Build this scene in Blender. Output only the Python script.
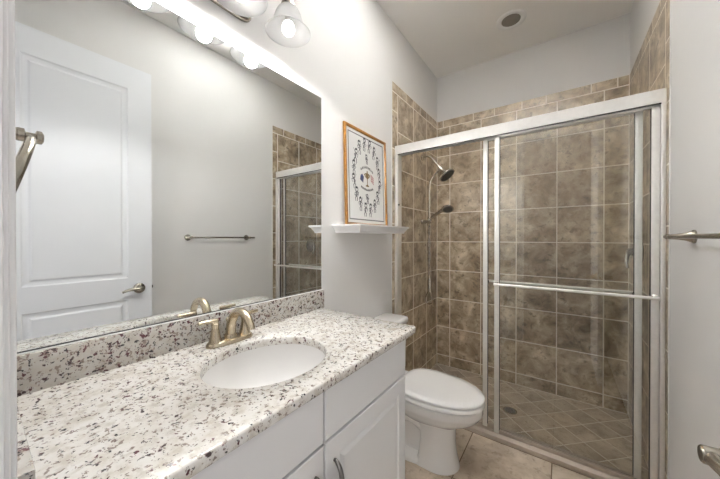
import bpy, bmesh, math, random
from mathutils import Vector, Matrix

for o in list(bpy.data.objects):
    bpy.data.objects.remove(o, do_unlink=True)
S = bpy.context.scene
COL = S.collection
PI = math.pi
random.seed(7)

# ------------------------------------------------------------------ camera
cam_d = bpy.data.cameras.new('camera')
cam_d.sensor_width = 36.0
cam_d.lens = 280.9 * 36.0 / 720.0
cam_d.clip_start = 0.01
cam = bpy.data.objects.new('camera', cam_d)
cam.location = (1.1012, 0.0, 1.33)
cam.rotation_euler = (PI / 2 - 0.0046, 0.0, 0.6237)
COL.objects.link(cam)
S.camera = cam

# ------------------------------------------------------------------ world, light, exposure
world = bpy.data.worlds.new('world')
S.world = world
world.use_nodes = True
bgn = world.node_tree.nodes['Background']
bgn.inputs[0].default_value = (0.9, 0.95, 1.0, 1)
bgn.inputs[1].default_value = 0.25

BULB = 2.0                        # glow of each vanity bulb
FILL_GLOW = 1700.0                       # glow of the added fill uplight under the ceiling
BULB_W = 4.2                      # light each bulb throws down out of its shade


def area(name, loc, rot, sx, sy, power, col=(1, 1, 1)):
    l = bpy.data.lights.new(name, 'AREA')
    l.shape = 'RECTANGLE'
    l.size, l.size_y = sx, sy
    l.energy = power
    l.color = col
    o = bpy.data.objects.new(name, l)
    o.location, o.rotation_euler = loc, rot
    COL.objects.link(o)
    return o


# added fill lights on the hall wall, standing in for daylight by the doorway
area('hall_fill_light', (-.10, -1.62, 1.55), (PI / 2, 0, 0), .95, 2.6, 9, (1.0, .995, .985))
area('hall_fill_light', (2.05, -1.62, 1.55), (PI / 2, 0, 0), .95, 2.6, 10, (1.0, 0.99, .97))

vs = S.view_settings
vs.view_transform = 'Standard'
vs.look = 'None'
vs.gamma = 1
vs.use_curve_mapping = False
vs.exposure = 1.58
S.cycles.max_bounces = 14
S.cycles.diffuse_bounces = 7
S.cycles.glossy_bounces = 6
S.cycles.transmission_bounces = 8
S.cycles.transparent_max_bounces = 14
S.cycles.sample_clamp_indirect = 6.0
S.cycles.caustics_reflective = False
S.cycles.caustics_refractive = False


# ------------------------------------------------------------------ materials
def new_mat(name):
    m = bpy.data.materials.new(name)
    m.use_nodes = True
    nt = m.node_tree
    return m, nt, nt.nodes['Principled BSDF']


def nd(nt, typ, **kw):
    n = nt.nodes.new(typ)
    for k, v in kw.items():
        setattr(n, k, v)
    return n


def noise(nt, scale, detail=4, rough=.55, vec=None, dist=0.0):
    n = nd(nt, 'ShaderNodeTexNoise')
    n.inputs['Scale'].default_value = scale
    n.inputs['Detail'].default_value = detail
    n.inputs['Roughness'].default_value = rough
    n.inputs['Distortion'].default_value = dist
    if vec is not None:
        nt.links.new(vec, n.inputs['Vector'])
    return n


def ramp(nt, src, stops):
    r = nd(nt, 'ShaderNodeValToRGB')
    el = r.color_ramp.elements
    while len(el) > 1:
        el.remove(el[0])
    for i, (p, c) in enumerate(stops):
        e = el[0] if i == 0 else el.new(p)
        e.position = p
        c = c if isinstance(c, (tuple, list)) else (c, c, c)
        e.color = (c[0], c[1], c[2], 1)
    nt.links.new(src, r.inputs['Fac'])
    return r


def mix(nt, fac, a, b, blend='MIX'):
    m = nd(nt, 'ShaderNodeMix', data_type='RGBA', blend_type=blend)
    if isinstance(fac, (int, float)):
        m.inputs[0].default_value = fac
    else:
        nt.links.new(fac, m.inputs[0])
    for v, i in ((a, 6), (b, 7)):
        if isinstance(v, (tuple, list)):
            m.inputs[i].default_value = (v[0], v[1], v[2], 1)
        else:
            nt.links.new(v, m.inputs[i])
    return m.outputs[2]


def bump(nt, bsdf, src, strength, dist=.002):
    b = nd(nt, 'ShaderNodeBump')
    b.inputs['Strength'].default_value = strength
    b.inputs['Distance'].default_value = dist
    nt.links.new(src, b.inputs['Height'])
    nt.links.new(b.outputs[0], bsdf.inputs['Normal'])


def objco(nt):
    return nd(nt, 'ShaderNodeTexCoord').outputs['Object']


def simple(name, col, rough=.5, metal=0.0, var=.03, vscale=6, bmp=0, bscale=300, spec=.5):
    m, nt, b = new_mat(name)
    co = objco(nt)
    n = noise(nt, vscale, 3, .5, co)
    lo = tuple(c * (1 - var) for c in col)
    hi = tuple(min(1, c * (1 + var)) for c in col)
    r = ramp(nt, n.outputs['Fac'], [(.3, lo), (.7, hi)])
    nt.links.new(r.outputs[0], b.inputs['Base Color'])
    b.inputs['Roughness'].default_value = rough
    b.inputs['Metallic'].default_value = metal
    b.inputs['Specular IOR Level'].default_value = spec
    if bmp:
        n2 = noise(nt, bscale, 2, .5, co)
        bump(nt, b, n2.outputs['Fac'], bmp, .001)
    return m


M = {}
M['wall'] = simple('wall_paint', (.75, .742, .73), .75, 0, .01, 3, .15, 220, .25)
M['ceil'] = simple('ceiling_paint', (.86, .85, .83), .85, 0, .01, 3, .1, 200, .2)
M['trimw'] = simple('trim_white', (.80, .80, .795), .4, 0, .01)
M['doorw'] = simple('door_white', (.80, .815, .84), .42, 0, .01)
M['cab'] = simple('cabinet_white', (.70, .70, .70), .38, 0, .01)
M['porc'] = simple('porcelain', (.80, .79, .775), .09, 0, .005, 4, 0, 300, .6)
M['plasticw'] = simple('seat_plastic', (.80, .79, .775), .2, 0, .005)
M['nickel'] = simple('brushed_nickel', (.32, .295, .25), .27, 1, .06, 60)
M['gold_nickel'] = simple('faucet_nickel', (.56, .48, .36), .24, 1, .05, 60)
M['alu'] = simple('satin_aluminium', (.86, .845, .82), .42, .6, .03, 40)
M['alud'] = simple('track_aluminium', (.52, .455, .39), .5, .6, .05, 40)
M['steel'] = simple('shower_steel', (.50, .47, .43), .25, 1, .05, 50)
M['dark'] = simple('dark_rubber', (.02, .02, .022), .5)
M['shadow_gap'] = simple('gap_dark', (.09, .09, .09), .8)
M['face'] = simple('spray_face', (.10, .095, .085), .45, .3)
M['pull'] = simple('cabinet_pull_steel', (.20, .19, .18), .28, 1, .05, 50)
M['caulk'] = simple('white_caulk', (.78, .78, .77), .6)  # also colours the painted glint strip under the mirror
M['lens'] = simple('lamp_lens', (.235, .215, .19), .6)
M['hallw'] = simple('hall_paint', (.30, .285, .32), .8)
M['hallf'] = simple('hall_floor', (.16, .13, .11), .5, 0, .2, 8)
M['grout'] = simple('grout', (.82, .775, .70), .85, 0, .06, 30)
M['grout_dark'] = simple('floor_grout', (.20, .15, .10), .85, 0, .06, 30)
M['gold'] = simple('trophy_gold', (.15, .09, .02), .5, 0, .1, 60)
M['blue'] = simple('flag_blue', (.018, .03, .10), .6)
M['red'] = simple('flag_red', (.36, .07, .075), .6)
M['ink'] = simple('ink', (.035, .035, .04), .7)
M['inkl'] = simple('ink_grey', (.16, .16, .165), .7)
M['paper'] = simple('paper', (.74, .74, .72), .7, 0, .015)


def wood():
    m, nt, b = new_mat('oak_frame')
    co = objco(nt)
    mp = nd(nt, 'ShaderNodeMapping')
    mp.inputs['Scale'].default_value = (40, 14, 14)
    nt.links.new(co, mp.inputs[0])
    n = noise(nt, 3, 6, .6, mp.outputs[0], .6)
    r = ramp(nt, n.outputs['Fac'], [(.3, (.16, .062, .009)), (.55, (.28, .125, .021)), (.8, (.36, .18, .038))])
    nt.links.new(r.outputs[0], b.inputs['Base Color'])
    b.inputs['Roughness'].default_value = .3
    return m


M['oak'] = wood()


def granite(name, den=0.0, dark=1.0):
    m, nt, b = new_mat(name)
    co = objco(nt)
    n1 = noise(nt, 26, 5, .6, co)
    base = ramp(nt, n1.outputs['Fac'], [(.32, (.55 * dark, .505 * dark, .44 * dark)), (.46, (.70 * dark, .675 * dark, .63 * dark)), (.62, (.745 * dark, .73 * dark, .70 * dark))])
    # pale grey and tan clouds
    n2 = noise(nt, 42, 4, .6, co, .4)
    f2 = ramp(nt, n2.outputs['Fac'], [(.53 - den, 0), (.66 - den, .7)])
    c = mix(nt, f2.outputs[0], base.outputs[0], (.47, .43, .375))
    # speckles : black, burgundy, brown
    def specks(scale, seed, lo, hi, col, cin, st=.6):
        mp = nd(nt, 'ShaderNodeMapping')
        mp.inputs['Location'].default_value = (seed, seed * 1.7, seed * .6)
        nt.links.new(co, mp.inputs[0])
        n = noise(nt, scale, 3, st, mp.outputs[0], .25)
        f = ramp(nt, n.outputs['Fac'], [(lo - den, 0), (hi - den, 1)])
        return mix(nt, f.outputs[0], cin, col)
    c = specks(80, 9.0, .60, .645, (.23, .185, .16), c)
    c = specks(62, 3.0, .64, .67, (.085, .03, .035), c)
    c = specks(90, 5.0, .635, .665, (.022, .018, .022), c)
    c = specks(46, 14.0, .66, .695, (.05, .028, .03), c)
    nt.links.new(c, b.inputs['Base Color'])
    b.inputs['Roughness'].default_value = .16
    return m


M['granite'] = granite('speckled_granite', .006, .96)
M['granite_splash_shaded'] = granite('speckled_granite_splash_shaded', .035, .70)  # splash copy: denser specks, base colour darkened for the shade on upright faces


def tile(name, cols, rough=.34, bigscale=7.5):
    m, nt, b = new_mat(name)
    co = objco(nt)
    geo = nd(nt, 'ShaderNodeNewGeometry')
    rnd = geo.outputs['Random Per Island']
    cmb = nd(nt, 'ShaderNodeCombineXYZ')
    for i, k in enumerate((37.0, 53.0, 71.0)):
        mm = nd(nt, 'ShaderNodeMath', operation='MULTIPLY')
        nt.links.new(rnd, mm.inputs[0])
        mm.inputs[1].default_value = k
        nt.links.new(mm.outputs[0], cmb.inputs[i])
    add = nd(nt, 'ShaderNodeVectorMath', operation='ADD')
    nt.links.new(co, add.inputs[0])
    nt.links.new(cmb.outputs[0], add.inputs[1])
    n = noise(nt, bigscale, 7, .62, add.outputs[0], .5)
    r = ramp(nt, n.outputs['Fac'], [(.28, cols[0]), (.43, cols[1]), (.56, cols[2]), (.70, cols[3])])
    n2 = noise(nt, 22, 6, .65, add.outputs[0], .3)
    f2 = ramp(nt, n2.outputs['Fac'], [(.54, 0), (.66, .75)])
    c = mix(nt, f2.outputs[0], r.outputs[0], cols[0])
    n3 = noise(nt, 12, 5, .6, add.outputs[0], .2)
    f3 = ramp(nt, n3.outputs['Fac'], [(.58, 0), (.72, .4)])
    c = mix(nt, f3.outputs[0], c, cols[3])
    tint = ramp(nt, rnd, [(0, (.88, .88, .88)), (1, (1.08, 1.07, 1.05))])
    c = mix(nt, 1.0, c, tint.outputs[0], 'MULTIPLY')
    nt.links.new(c, b.inputs['Base Color'])
    b.inputs['Roughness'].default_value = rough
    bump(nt, b, n2.outputs['Fac'], .12, .002)
    return m


TC = [(.105, .074, .042), (.30, .232, .155), (.475, .39, .28), (.73, .64, .51)]
M['tile'] = tile('brown_stone_tile', TC)
M['tilef'] = tile('brown_floor_tile', [(.28, .22, .155), (.45, .37, .285), (.57, .485, .39), (.68, .60, .50)], .38, 4.0)


def glass_mat():
    m, nt, b = new_mat('door_glass')
    nt.nodes.remove(b)
    out = nt.nodes['Material Output']
    lw = nd(nt, 'ShaderNodeLayerWeight')          # Schlick's reflectance of a clear pane
    pwr = nd(nt, 'ShaderNodeMath', operation='POWER')
    nt.links.new(lw.outputs['Facing'], pwr.inputs[0])
    pwr.inputs[1].default_value = 5.0
    fr = nd(nt, 'ShaderNodeMath', operation='MULTIPLY_ADD')
    nt.links.new(pwr.outputs[0], fr.inputs[0])
    fr.inputs[1].default_value = .90
    fr.inputs[2].default_value = .045
    t = nd(nt, 'ShaderNodeBsdfTransparent')
    t.inputs[0].default_value = (.985, .99, .985, 1)
    g = nd(nt, 'ShaderNodeBsdfGlossy')
    g.inputs[0].default_value = (1, 1, 1, 1)
    g.inputs['Roughness'].default_value = .0
    mx = nd(nt, 'ShaderNodeMixShader')
    nt.links.new(fr.outputs[0], mx.inputs[0])
    nt.links.new(t.outputs[0], mx.inputs[1])
    nt.links.new(g.outputs[0], mx.inputs[2])
    nt.links.new(mx.outputs[0], out.inputs[0])
    return m


M['glass'] = glass_mat()


def mirror_mat():
    m, nt, b = new_mat('mirror_silver')
    b.inputs['Base Color'].default_value = (.86, .875, .87, 1)
    b.inputs['Metallic'].default_value = 1
    b.inputs['Roughness'].default_value = .0
    return m


M['mirror'] = mirror_mat()


def shade_mat():
    m, nt, b = new_mat('frosted_shade_glass')
    nt.nodes.remove(b)
    out = nt.nodes['Material Output']
    tr = nd(nt, 'ShaderNodeBsdfTranslucent')
    tr.inputs[0].default_value = (.75, .75, .75, 1)
    tp = nd(nt, 'ShaderNodeBsdfTransparent')
    tp.inputs[0].default_value = (.95, .95, .95, 1)
    df = nd(nt, 'ShaderNodeBsdfDiffuse')
    df.inputs[0].default_value = (.75, .75, .75, 1)
    m1 = nd(nt, 'ShaderNodeMixShader')
    m1.inputs[0].default_value = .45
    nt.links.new(tr.outputs[0], m1.inputs[1])
    nt.links.new(df.outputs[0], m1.inputs[2])
    m2 = nd(nt, 'ShaderNodeMixShader')
    m2.inputs[0].default_value = .28
    nt.links.new(m1.outputs[0], m2.inputs[1])
    nt.links.new(tp.outputs[0], m2.inputs[2])
    nt.links.new(m2.outputs[0], out.inputs[0])
    return m


M['shade'] = shade_mat()


def bulb_mat():
    m, nt, b = new_mat('lit_bulb')
    b.inputs['Emission Color'].default_value = (1.0, .97, .93, 1)
    b.inputs['Emission Strength'].default_value = BULB
    return m


M['bulb'] = bulb_mat()


def fill_lamp_mat():
    m, nt, b = new_mat('lit_fill_lamp')
    b.inputs['Emission Color'].default_value = (.985, .985, .98, 1)
    b.inputs['Emission Strength'].default_value = FILL_GLOW
    return m


M['fill_lamp'] = fill_lamp_mat()

# ------------------------------------------------------------------ mesh helpers


def box(bm, x0, x1, y0, y1, z0, z1, bev=0.0, seg=2):
    vs_ = [bm.verts.new((x, y, z)) for x in (x0, x1) for y in (y0, y1) for z in (z0, z1)]
    f = [(0, 1, 3, 2), (4, 6, 7, 5), (0, 4, 5, 1), (2, 3, 7, 6), (0, 2, 6, 4), (1, 5, 7, 3)]
    fs = [bm.faces.new([vs_[i] for i in q]) for q in f]
    if bev > 0:
        es = list({e for fc in fs for e in fc.edges})
        bmesh.ops.bevel(bm, geom=es, offset=bev, segments=seg, profile=.5, affect='EDGES')
    return vs_


def basis(d):
    d = Vector(d).normalized()
    up = Vector((0, 0, 1)) if abs(d.z) < .95 else Vector((1, 0, 0))
    a = d.cross(up).normalized()
    b = a.cross(d).normalized()
    return a, b, d


def rings(bm, rr, close=False, cap=True):
    """connect a list of equally long vertex rings"""
    n = len(rr[0])
    m = len(rr)
    for k in range(m if close else m - 1):
        A, B = rr[k], rr[(k + 1) % m]
        for i in range(n):
            j = (i + 1) % n
            bm.faces.new((A[i], A[j], B[j], B[i]))
    if cap and not close:
        bm.faces.new(list(reversed(rr[0])))
        bm.faces.new(rr[-1])


def tube(bm, pts, r, n=14, close=False, cap=True):
    pts = [Vector(p) for p in pts]
    m = len(pts)
    rad = r if isinstance(r, (list, tuple)) else [r] * m
    rr = []
    prev = None
    for k in range(m):
        if close:
            t = pts[(k + 1) % m] - pts[k - 1]
        else:
            t = pts[min(k + 1, m - 1)] - pts[max(k - 1, 0)]
        t.normalize()
        if prev is None:
            a, b, _ = basis(t)
        else:
            a = prev - t * prev.dot(t)
            if a.length < 1e-6:
                a, b, _ = basis(t)
            a.normalize()
            b = a.cross(t).normalized() * -1
            b = t.cross(a).normalized()
        prev = a
        b = t.cross(a).normalized()
        rr.append([bm.verts.new(pts[k] + (a * math.cos(2 * PI * i / n) + b * math.sin(2 * PI * i / n)) * rad[k]) for i in range(n)])
    rings(bm, rr, close, cap)


def lathe(bm, prof, loc, axis=(0, 0, 1), n=32, cap=True, sx=1.0, sy=1.0):
    """prof: (radius, height along axis)"""
    a, b, d = basis(axis)
    loc = Vector(loc)
    rr = []
    for r, h in prof:
        rr.append([bm.verts.new(loc + d * h + (a * math.cos(2 * PI * i / n) * sx + b * math.sin(2 * PI * i / n) * sy) * max(r, 1e-4)) for i in range(n)])
    rings(bm, rr, False, cap)


def loft(bm, secs, cap=True):
    rings(bm, [[bm.verts.new(p) for p in s] for s in secs], False, cap)


def spline(pts, n=8):
    """Catmull-Rom through pts"""
    P = [Vector(p) for p in pts]
    out = []
    for i in range(len(P) - 1):
        p0 = P[i - 1] if i else P[0] * 2 - P[1]
        p1, p2 = P[i], P[i + 1]
        p3 = P[i + 2] if i + 2 < len(P) else P[-1] * 2 - P[-2]
        for k in range(n):
            t = k / n
            out.append(.5 * ((2 * p1) + (p2 - p0) * t + (2 * p0 - 5 * p1 + 4 * p2 - p3) * t * t + (3 * p1 - p0 - 3 * p2 + p3) * t ** 3))
    out.append(P[-1])
    return out


def prism(bm, prof, axis, a0, a1):
    """extrude a closed 2D profile along axis 0,1,2; prof gives the other two coords in order"""
    def mk(u, v, w):
        c = [0, 0, 0]
        o = [i for i in range(3) if i != axis]
        c[axis] = w
        c[o[0]], c[o[1]] = u, v
        return bm.verts.new(c)
    rings(bm, [[mk(u, v, a0) for u, v in prof], [mk(u, v, a1) for u, v in prof]])


def finish(bm, smooth, ang=35):
    bmesh.ops.recalc_face_normals(bm, faces=bm.faces)
    if smooth:
        for f in bm.faces:
            f.smooth = True
        lim = math.radians(ang)
        for e in bm.edges:
            if len(e.link_faces) == 2 and e.calc_face_angle(0) > lim:
                e.smooth = False


def obj(name, bm, mat, parent=None, loc=None, smooth=True, ang=35, recalc=True):
    """bm is in world coordinates; parts keep their thing's origin"""
    if recalc:
        finish(bm, smooth, ang)
    root = parent
    base = Vector(loc) if loc is not None else Vector((0, 0, 0))
    while root is not None:
        base = Vector(root['_b']) if '_b' in root else base
        root = root.parent
    bmesh.ops.translate(bm, verts=bm.verts, vec=-base)
    me = bpy.data.meshes.new(name)
    bm.to_mesh(me)
    bm.free()
    if mat is not None:
        for mm in (mat if isinstance(mat, list) else [mat]):
            me.materials.append(mm)
    o = bpy.data.objects.new(name, me)
    COL.objects.link(o)
    if parent is not None:
        o.parent = parent
    else:
        o.location = base
    return o


ROOTS = []


def thing(name, label, cat, loc, group=None):
    o = bpy.data.objects.new(name, None)
    o.empty_display_size = .05
    COL.objects.link(o)
    o.location = loc
    o['_b'] = list(loc)
    ROOTS.append(o)
    o['label'] = label
    o['category'] = cat
    if group:
        o['group'] = group
    return o


def tag(o, label, cat, group=None):
    o['label'] = label
    o['category'] = cat
    if group:
        o['group'] = group
    return o


def struct(name, bm, mat, smooth=False):
    o = obj(name, bm, mat, None, None, smooth)
    o['kind'] = 'structure'
    return o


def NB():
    return bmesh.new()


# ------------------------------------------------------------------ room dimensions
W = 1.52            # room width
YN = .0112           # face of the wall with the doorway
YB = 2.953          # tiled face of the shower's back wall
YT = 1.964          # front edge of the tile
HC = 3.056          # ceiling
HT = 2.584          # top of tile
ZS = -.026          # shower floor
DX0, DX1, DH = .70, 1.405, 2.55   # doorway

# ------------------------------------------------------------------ room shell
b = NB(); box(b, -.12, W + .12, -.13, 2.06, -.12, 0)
floor = struct('floor', b, M['grout_dark'])
b = NB(); box(b, -.12, W + .12, -.13, YB + .12, HC, HC + .1)
struct('ceiling', b, M['ceil'])
b = NB(); box(b, -.12, 0, -.13, YB + .12, 0 - .12, HC)
wall_left = struct('wall_left', b, M['wall'])
b = NB(); box(b, W, W + .12, -.13, YB + .12, -.12, HC)
wall_right = struct('wall_right', b, M['wall'])
b = NB(); box(b, 0, W, YB + .006, YB + .12, -.12, HC)
wall_back = struct('wall_back', b, M['wall'])
b = NB()
box(b, 0, DX0 - .02, -.11, YN, 0, HC)
box(b, DX1 + .02, W, -.11, YN, 0, HC)
box(b, DX0 - .02, DX1 + .02, -.11, YN, DH + .02, HC)
wall_near = struct('wall_near', b, M['wall'])

# hall behind the camera (seen only as a reflection in the glass)
b = NB(); box(b, -.6, 2.6, -1.7, -.13, -.1, 0); struct('floor_hall', b, M['hallf'])
b = NB(); box(b, -.6, 2.6, -1.8, -1.7, -.1, HC); struct('wall_hall', b, M['hallw'])
b = NB(); box(b, -.7, -.6, -1.8, -.13, -.1, HC); struct('wall_hall_left', b, M['hallw'])
b = NB(); box(b, 2.6, 2.7, -1.8, -.13, -.1, HC); struct('wall_hall_right', b, M['hallw'])
b = NB(); box(b, -.7, 2.7, -1.8, -.13, HC, HC + .1); struct('ceiling_hall', b, M['ceil'])
b = NB()
box(b, -.6, -.12, -.16, -.13, 0, HC); box(b, W + .12, 2.6, -.16, -.13, 0, HC)
struct('wall_hall_front', b, M['hallw'])

# doorway trim: jamb, stepped casing
b = NB()
prof = [(DX0 - .075, YN), (DX0 - .075, YN + .009), (DX0 - .07, YN + .0135), (DX0 - .03, YN + .0145),
        (DX0 - .012, YN + .0138), (DX0 - .0045, YN + .0137), (DX0 - .0035, YN + .0125), (DX0 - .0032, YN + .0098),
        (DX0 - .0012, YN + .0088), (DX0 - .001, YN + .0066), (DX0 + .0008, YN + .0056), (DX0 + .0008, YN)]
prism(b, prof, 2, 0, DH + .07)
struct('trim_1', b, M['trimw'])
b = NB()
cx = (DX0 + DX1) / 2
prism(b, [(2 * cx - u, v) for u, v in prof], 2, 0, DH + .07)
struct('trim_2', b, M['trimw'])
b = NB(); box(b, DX0, DX1, YN, YN + .014, DH, DH + .07, .003); struct('trim_3', b, M['trimw'])
b = NB()
box(b, DX0 - .02, DX0, -.115, YN, 0, DH); box(b, DX1, DX1 + .02, -.115, YN, 0, DH)
box(b, DX0 - .02, DX1 + .02, -.115, YN, DH, DH + .02)
struct('trim_4', b, M['trimw'])
# baseboards
b = NB(); box(b, 0, .014, 1.10, YT - .004, 0, .10, .004); struct('baseboard_left', b, M['trimw'], True)
b = NB(); box(b, W - .014, W, YN, YT - .004, 0, .10, .004); struct('baseboard_right', b, M['trimw'], True)

# ------------------------------------------------------------------ tiling
TF = .0022   # how far the tile stands out of the paint
GJ = .0031   # half grout joint


def tile_rect(bm, plane, f, d, u0, u1, v0, v1, gu=None):
    """one tile: a thin raised slab. plane 'x' (u=y,v=z) / 'y' (u=x,v=z) / 'z' (u=x,v=y); f face coord, d thickness direction"""
    gu = GJ if gu is None else gu
    u0 += gu; u1 -= gu; v0 += GJ; v1 -= GJ
    if u1 - u0 < .003 or v1 - v0 < .003:
        return
    e = .0012
    def P(u, v, w):
        return {'x': (w, u, v), 'y': (u, w, v), 'z': (u, v, w)}[plane]
    a = [bm.verts.new(P(u, v, f)) for u, v in ((u0 + e, v0 + e), (u1 - e, v0 + e), (u1 - e, v1 - e), (u0 + e, v1 - e))]
    c = [bm.verts.new(P(u, v, f + d * e)) for u, v in ((u0, v0), (u1, v0), (u1, v1), (u0, v1))]
    k = [bm.verts.new(P(u, v, f + d * .006)) for u, v in ((u0, v0), (u1, v0), (u1, v1), (u0, v1))]
    bm.faces.new(a)
    for A, B in ((a, c), (c, k)):
        for i in range(4):
            j = (i + 1) % 4
            bm.faces.new((A[i], A[j], B[j], B[i]))


def grid(bm, plane, f, d, us, vs_, gu=None):
    for i in range(len(us) - 1):
        for j in range(len(vs_) - 1):
            tile_rect(bm, plane, f, d, us[i], us[i + 1], vs_[j], vs_[j + 1], gu)


ZJ = [ZS] + [.081 + .3031 * k for k in range(9)]          # .. 2.506
TRIM = (ZJ[-1], HT)
# back wall
XB = [TF, .141, .449, .757, 1.064, 1.371, W - TF]
b = NB(); grid(b, 'y', YB, 1, XB, ZJ)
grid(b, 'y', YB, 1, [TF, .069, .375, .569, .80, .985, 1.29, 1.45, W - TF], list(TRIM))
tb = obj('tile', b, M['tile'], wall_back, None, False)
b = NB(); box(b, .001, W - .001, YB + .0004, YB + .0068, ZS, HT - .002)
obj('grout', b, M['grout'], wall_back, None, False)
# left wall of the shower
YJ = [2.057, 2.361, 2.665, YB]
b = NB(); grid(b, 'x', TF, -1, YJ, ZJ, .0055)
grid(b, 'x', TF, -1, [YT + .0, 2.21, 2.36, 2.51, 2.66, 2.81, YB], list(TRIM))
grid(b, 'x', TF, -1, [YT, 2.057], [ZS + .033, .23, .535, .84, 1.14, 1.445, 1.75, 2.05, 2.355, ZJ[-1]])
obj('tile', b, M['tile'], wall_left, None, False)
b = NB(); box(b, .0003, .0018, YT + .002, YB, ZS, HT - .002)
obj('grout', b, M['grout'], wall_left, None, False)
b = NB(); box(b, 0, .0032, YT - .005, YT, .0, HT + .003, .001)
obj('caulk_or_glint_line', b, M['caulk'], wall_left, None, True)
# right wall of the shower
YJR = [2.033, 2.351, 2.657, YB]
b = NB(); grid(b, 'x', W - TF, 1, YJR, ZJ, .006)
grid(b, 'x', W - TF, 1, [YT, 2.12, 2.29, 2.46, 2.63, 2.79, YB], list(TRIM))
grid(b, 'x', W - TF, 1, [YT, 2.033], [ZS + .033, .17, .475, .78, 1.085, 1.39, 1.69, 1.995, 2.30, ZJ[-1]])
obj('tile', b, M['tile'], wall_right, None, False)
b = NB(); box(b, W - .0018, W - .0003, YT + .002, YB, ZS, HT - .002)
obj('grout', b, M['grout'], wall_right, None, False)
b = NB(); box(b, W - .0032, W, YT - .006, YT, .0, HT + .003, .001)
obj('caulk_or_glint_line', b, M['caulk'], wall_right, None, True)

# room floor tiles
xs = [-.29, .162, .609, 1.056, 1.503, 1.95]
ys = [-.69, -.236, .213, .662, 1.111, 1.56, 2.009, 2.4]
xs = [max(0.0, min(W, x)) for x in xs]
ys = [max(-.13, min(2.05, y)) for y in ys]
b = NB(); grid(b, 'z', .0012, -1, sorted(set(xs)), sorted(set(ys)))
obj('floor_tile', b, M['tilef'], floor, None, False)

# shower pan with 15 cm tiles laid on the diagonal
b = NB(); box(b, 0, W, 2.06, YB + .05, -.12, ZS - .0006)
pan = obj('shower_pan', b, M['grout'], floor, None, False)
bt = NB()
s_ = .1545
c0 = Vector((1.113, 2.707))
e1, e2 = Vector((.7071, .7071)), Vector((-.7071, .7071))
x0c, x1c, y0c, y1c = TF + .0003, W - TF - .0003, 2.05, YB - .001


def clip(poly):
    for ax, lim, sgn in ((0, x0c, 1), (0, x1c, -1), (1, y0c, 1), (1, y1c, -1)):
        out = []
        for i in range(len(poly)):
            p, q = poly[i], poly[(i + 1) % len(poly)]
            dp, dq = (p[ax] - lim) * sgn, (q[ax] - lim) * sgn
            if dp >= 0:
                out.append(p)
            if (dp >= 0) != (dq >= 0):
                t = dp / (dp - dq)
                out.append(p + (q - p) * t)
        poly = out
        if len(poly) < 3:
            return []
    return poly


for i in range(-12, 13):
    for j in range(-12, 13):
        g = GJ / s_
        q = [c0 + e1 * (i + a) * s_ + e2 * (j + c) * s_ for a, c in ((g, g), (1 - g, g), (1 - g, 1 - g), (g, 1 - g))]
        q = clip(q)
        if len(q) >= 3:
            ar = abs(sum(q[k].x * q[(k + 1) % len(q)].y - q[(k + 1) % len(q)].x * q[k].y for k in range(len(q)))) / 2
            if ar < 1e-4:
                continue
            top = [bt.verts.new((p.x, p.y, ZS)) for p in q]
            bot = [bt.verts.new((p.x, p.y, ZS - .003)) for p in q]
            bt.faces.new(top)
            for k in range(len(q)):
                l = (k + 1) % len(q)
                bt.faces.new((top[k], top[l], bot[l], bot[k]))
obj('pan_tile', bt, M['tilef'], pan, None, False)

# ------------------------------------------------------------------ vanity cabinet
XC, YC0, YC1, ZK = .563, .02, 1.084, .912    # door face, ends, underside of granite
cab = thing('vanity_cabinet', 'white vanity cabinet with raised panel doors under the granite countertop', 'cabinet', (.30, .56, 0))
XF = XC - .02
b = NB()
box(b, .004, XF, YC0, YC0 + .018, .0, ZK); box(b, .004, XF, YC1 - .018, YC1, .0, ZK)
box(b, .004, .02, YC0, YC1, .1, ZK); box(b, .02, XF - .02, YC0 + .018, YC1 - .018, .09, .108)
# face frame
box(b, XF - .02, XF, YC0 + .018, YC0 + .05, .1, ZK); box(b, XF - .02, XF, YC1 - .05, YC1 - .018, .1, ZK)
box(b, XF - .02, XF, .54, .61, .1, ZK)
box(b, XF - .02, XF, YC0 + .05, YC1 - .05, .725, .78); box(b, XF - .02, XF, YC0 + .05, YC1 - .05, .88, ZK)
box(b, XF - .02, XF, YC0 + .05, YC1 - .05, .1, .13)
obj('carcass', b, M['cab'], cab, smooth=False)
b = NB(); box(b, XF - .09, XF - .075, YC0 + .02, YC1 - .02, .0, .1)
obj('toe_kick', b, M['cab'], cab, smooth=False)


def panel_front(bm, x, y0, y1, z0, z1, t, loops, dirx=1, bev=.002):
    """slab whose face towards dirx carries raised/recessed rectangles; loops = (inset, depth)"""
    xb = x - dirx * t
    L = [(0, 0.0)] + loops
    prev = None
    back = [bm.verts.new((xb, y, z)) for y, z in ((y0, z0), (y1, z0), (y1, z1), (y0, z1))]
    edge = [bm.verts.new((x - dirx * bev, y, z)) for y, z in ((y0, z0), (y1, z0), (y1, z1), (y0, z1))]
    bm.faces.new(back)
    seq = [back, edge]
    for ins, dep in [(bev, 0.0)] + loops:
        seq.append([bm.verts.new((x - dirx * dep, y, z)) for y, z in ((y0 + ins, z0 + ins), (y1 - ins, z0 + ins), (y1 - ins, z1 - ins), (y0 + ins, z1 - ins))])
    for A, B in zip(seq, seq[1:]):
        for i in range(4):
            j = (i + 1) % 4
            bm.faces.new((A[i], A[j], B[j], B[i]))
    bm.faces.new(seq[-1])


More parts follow.
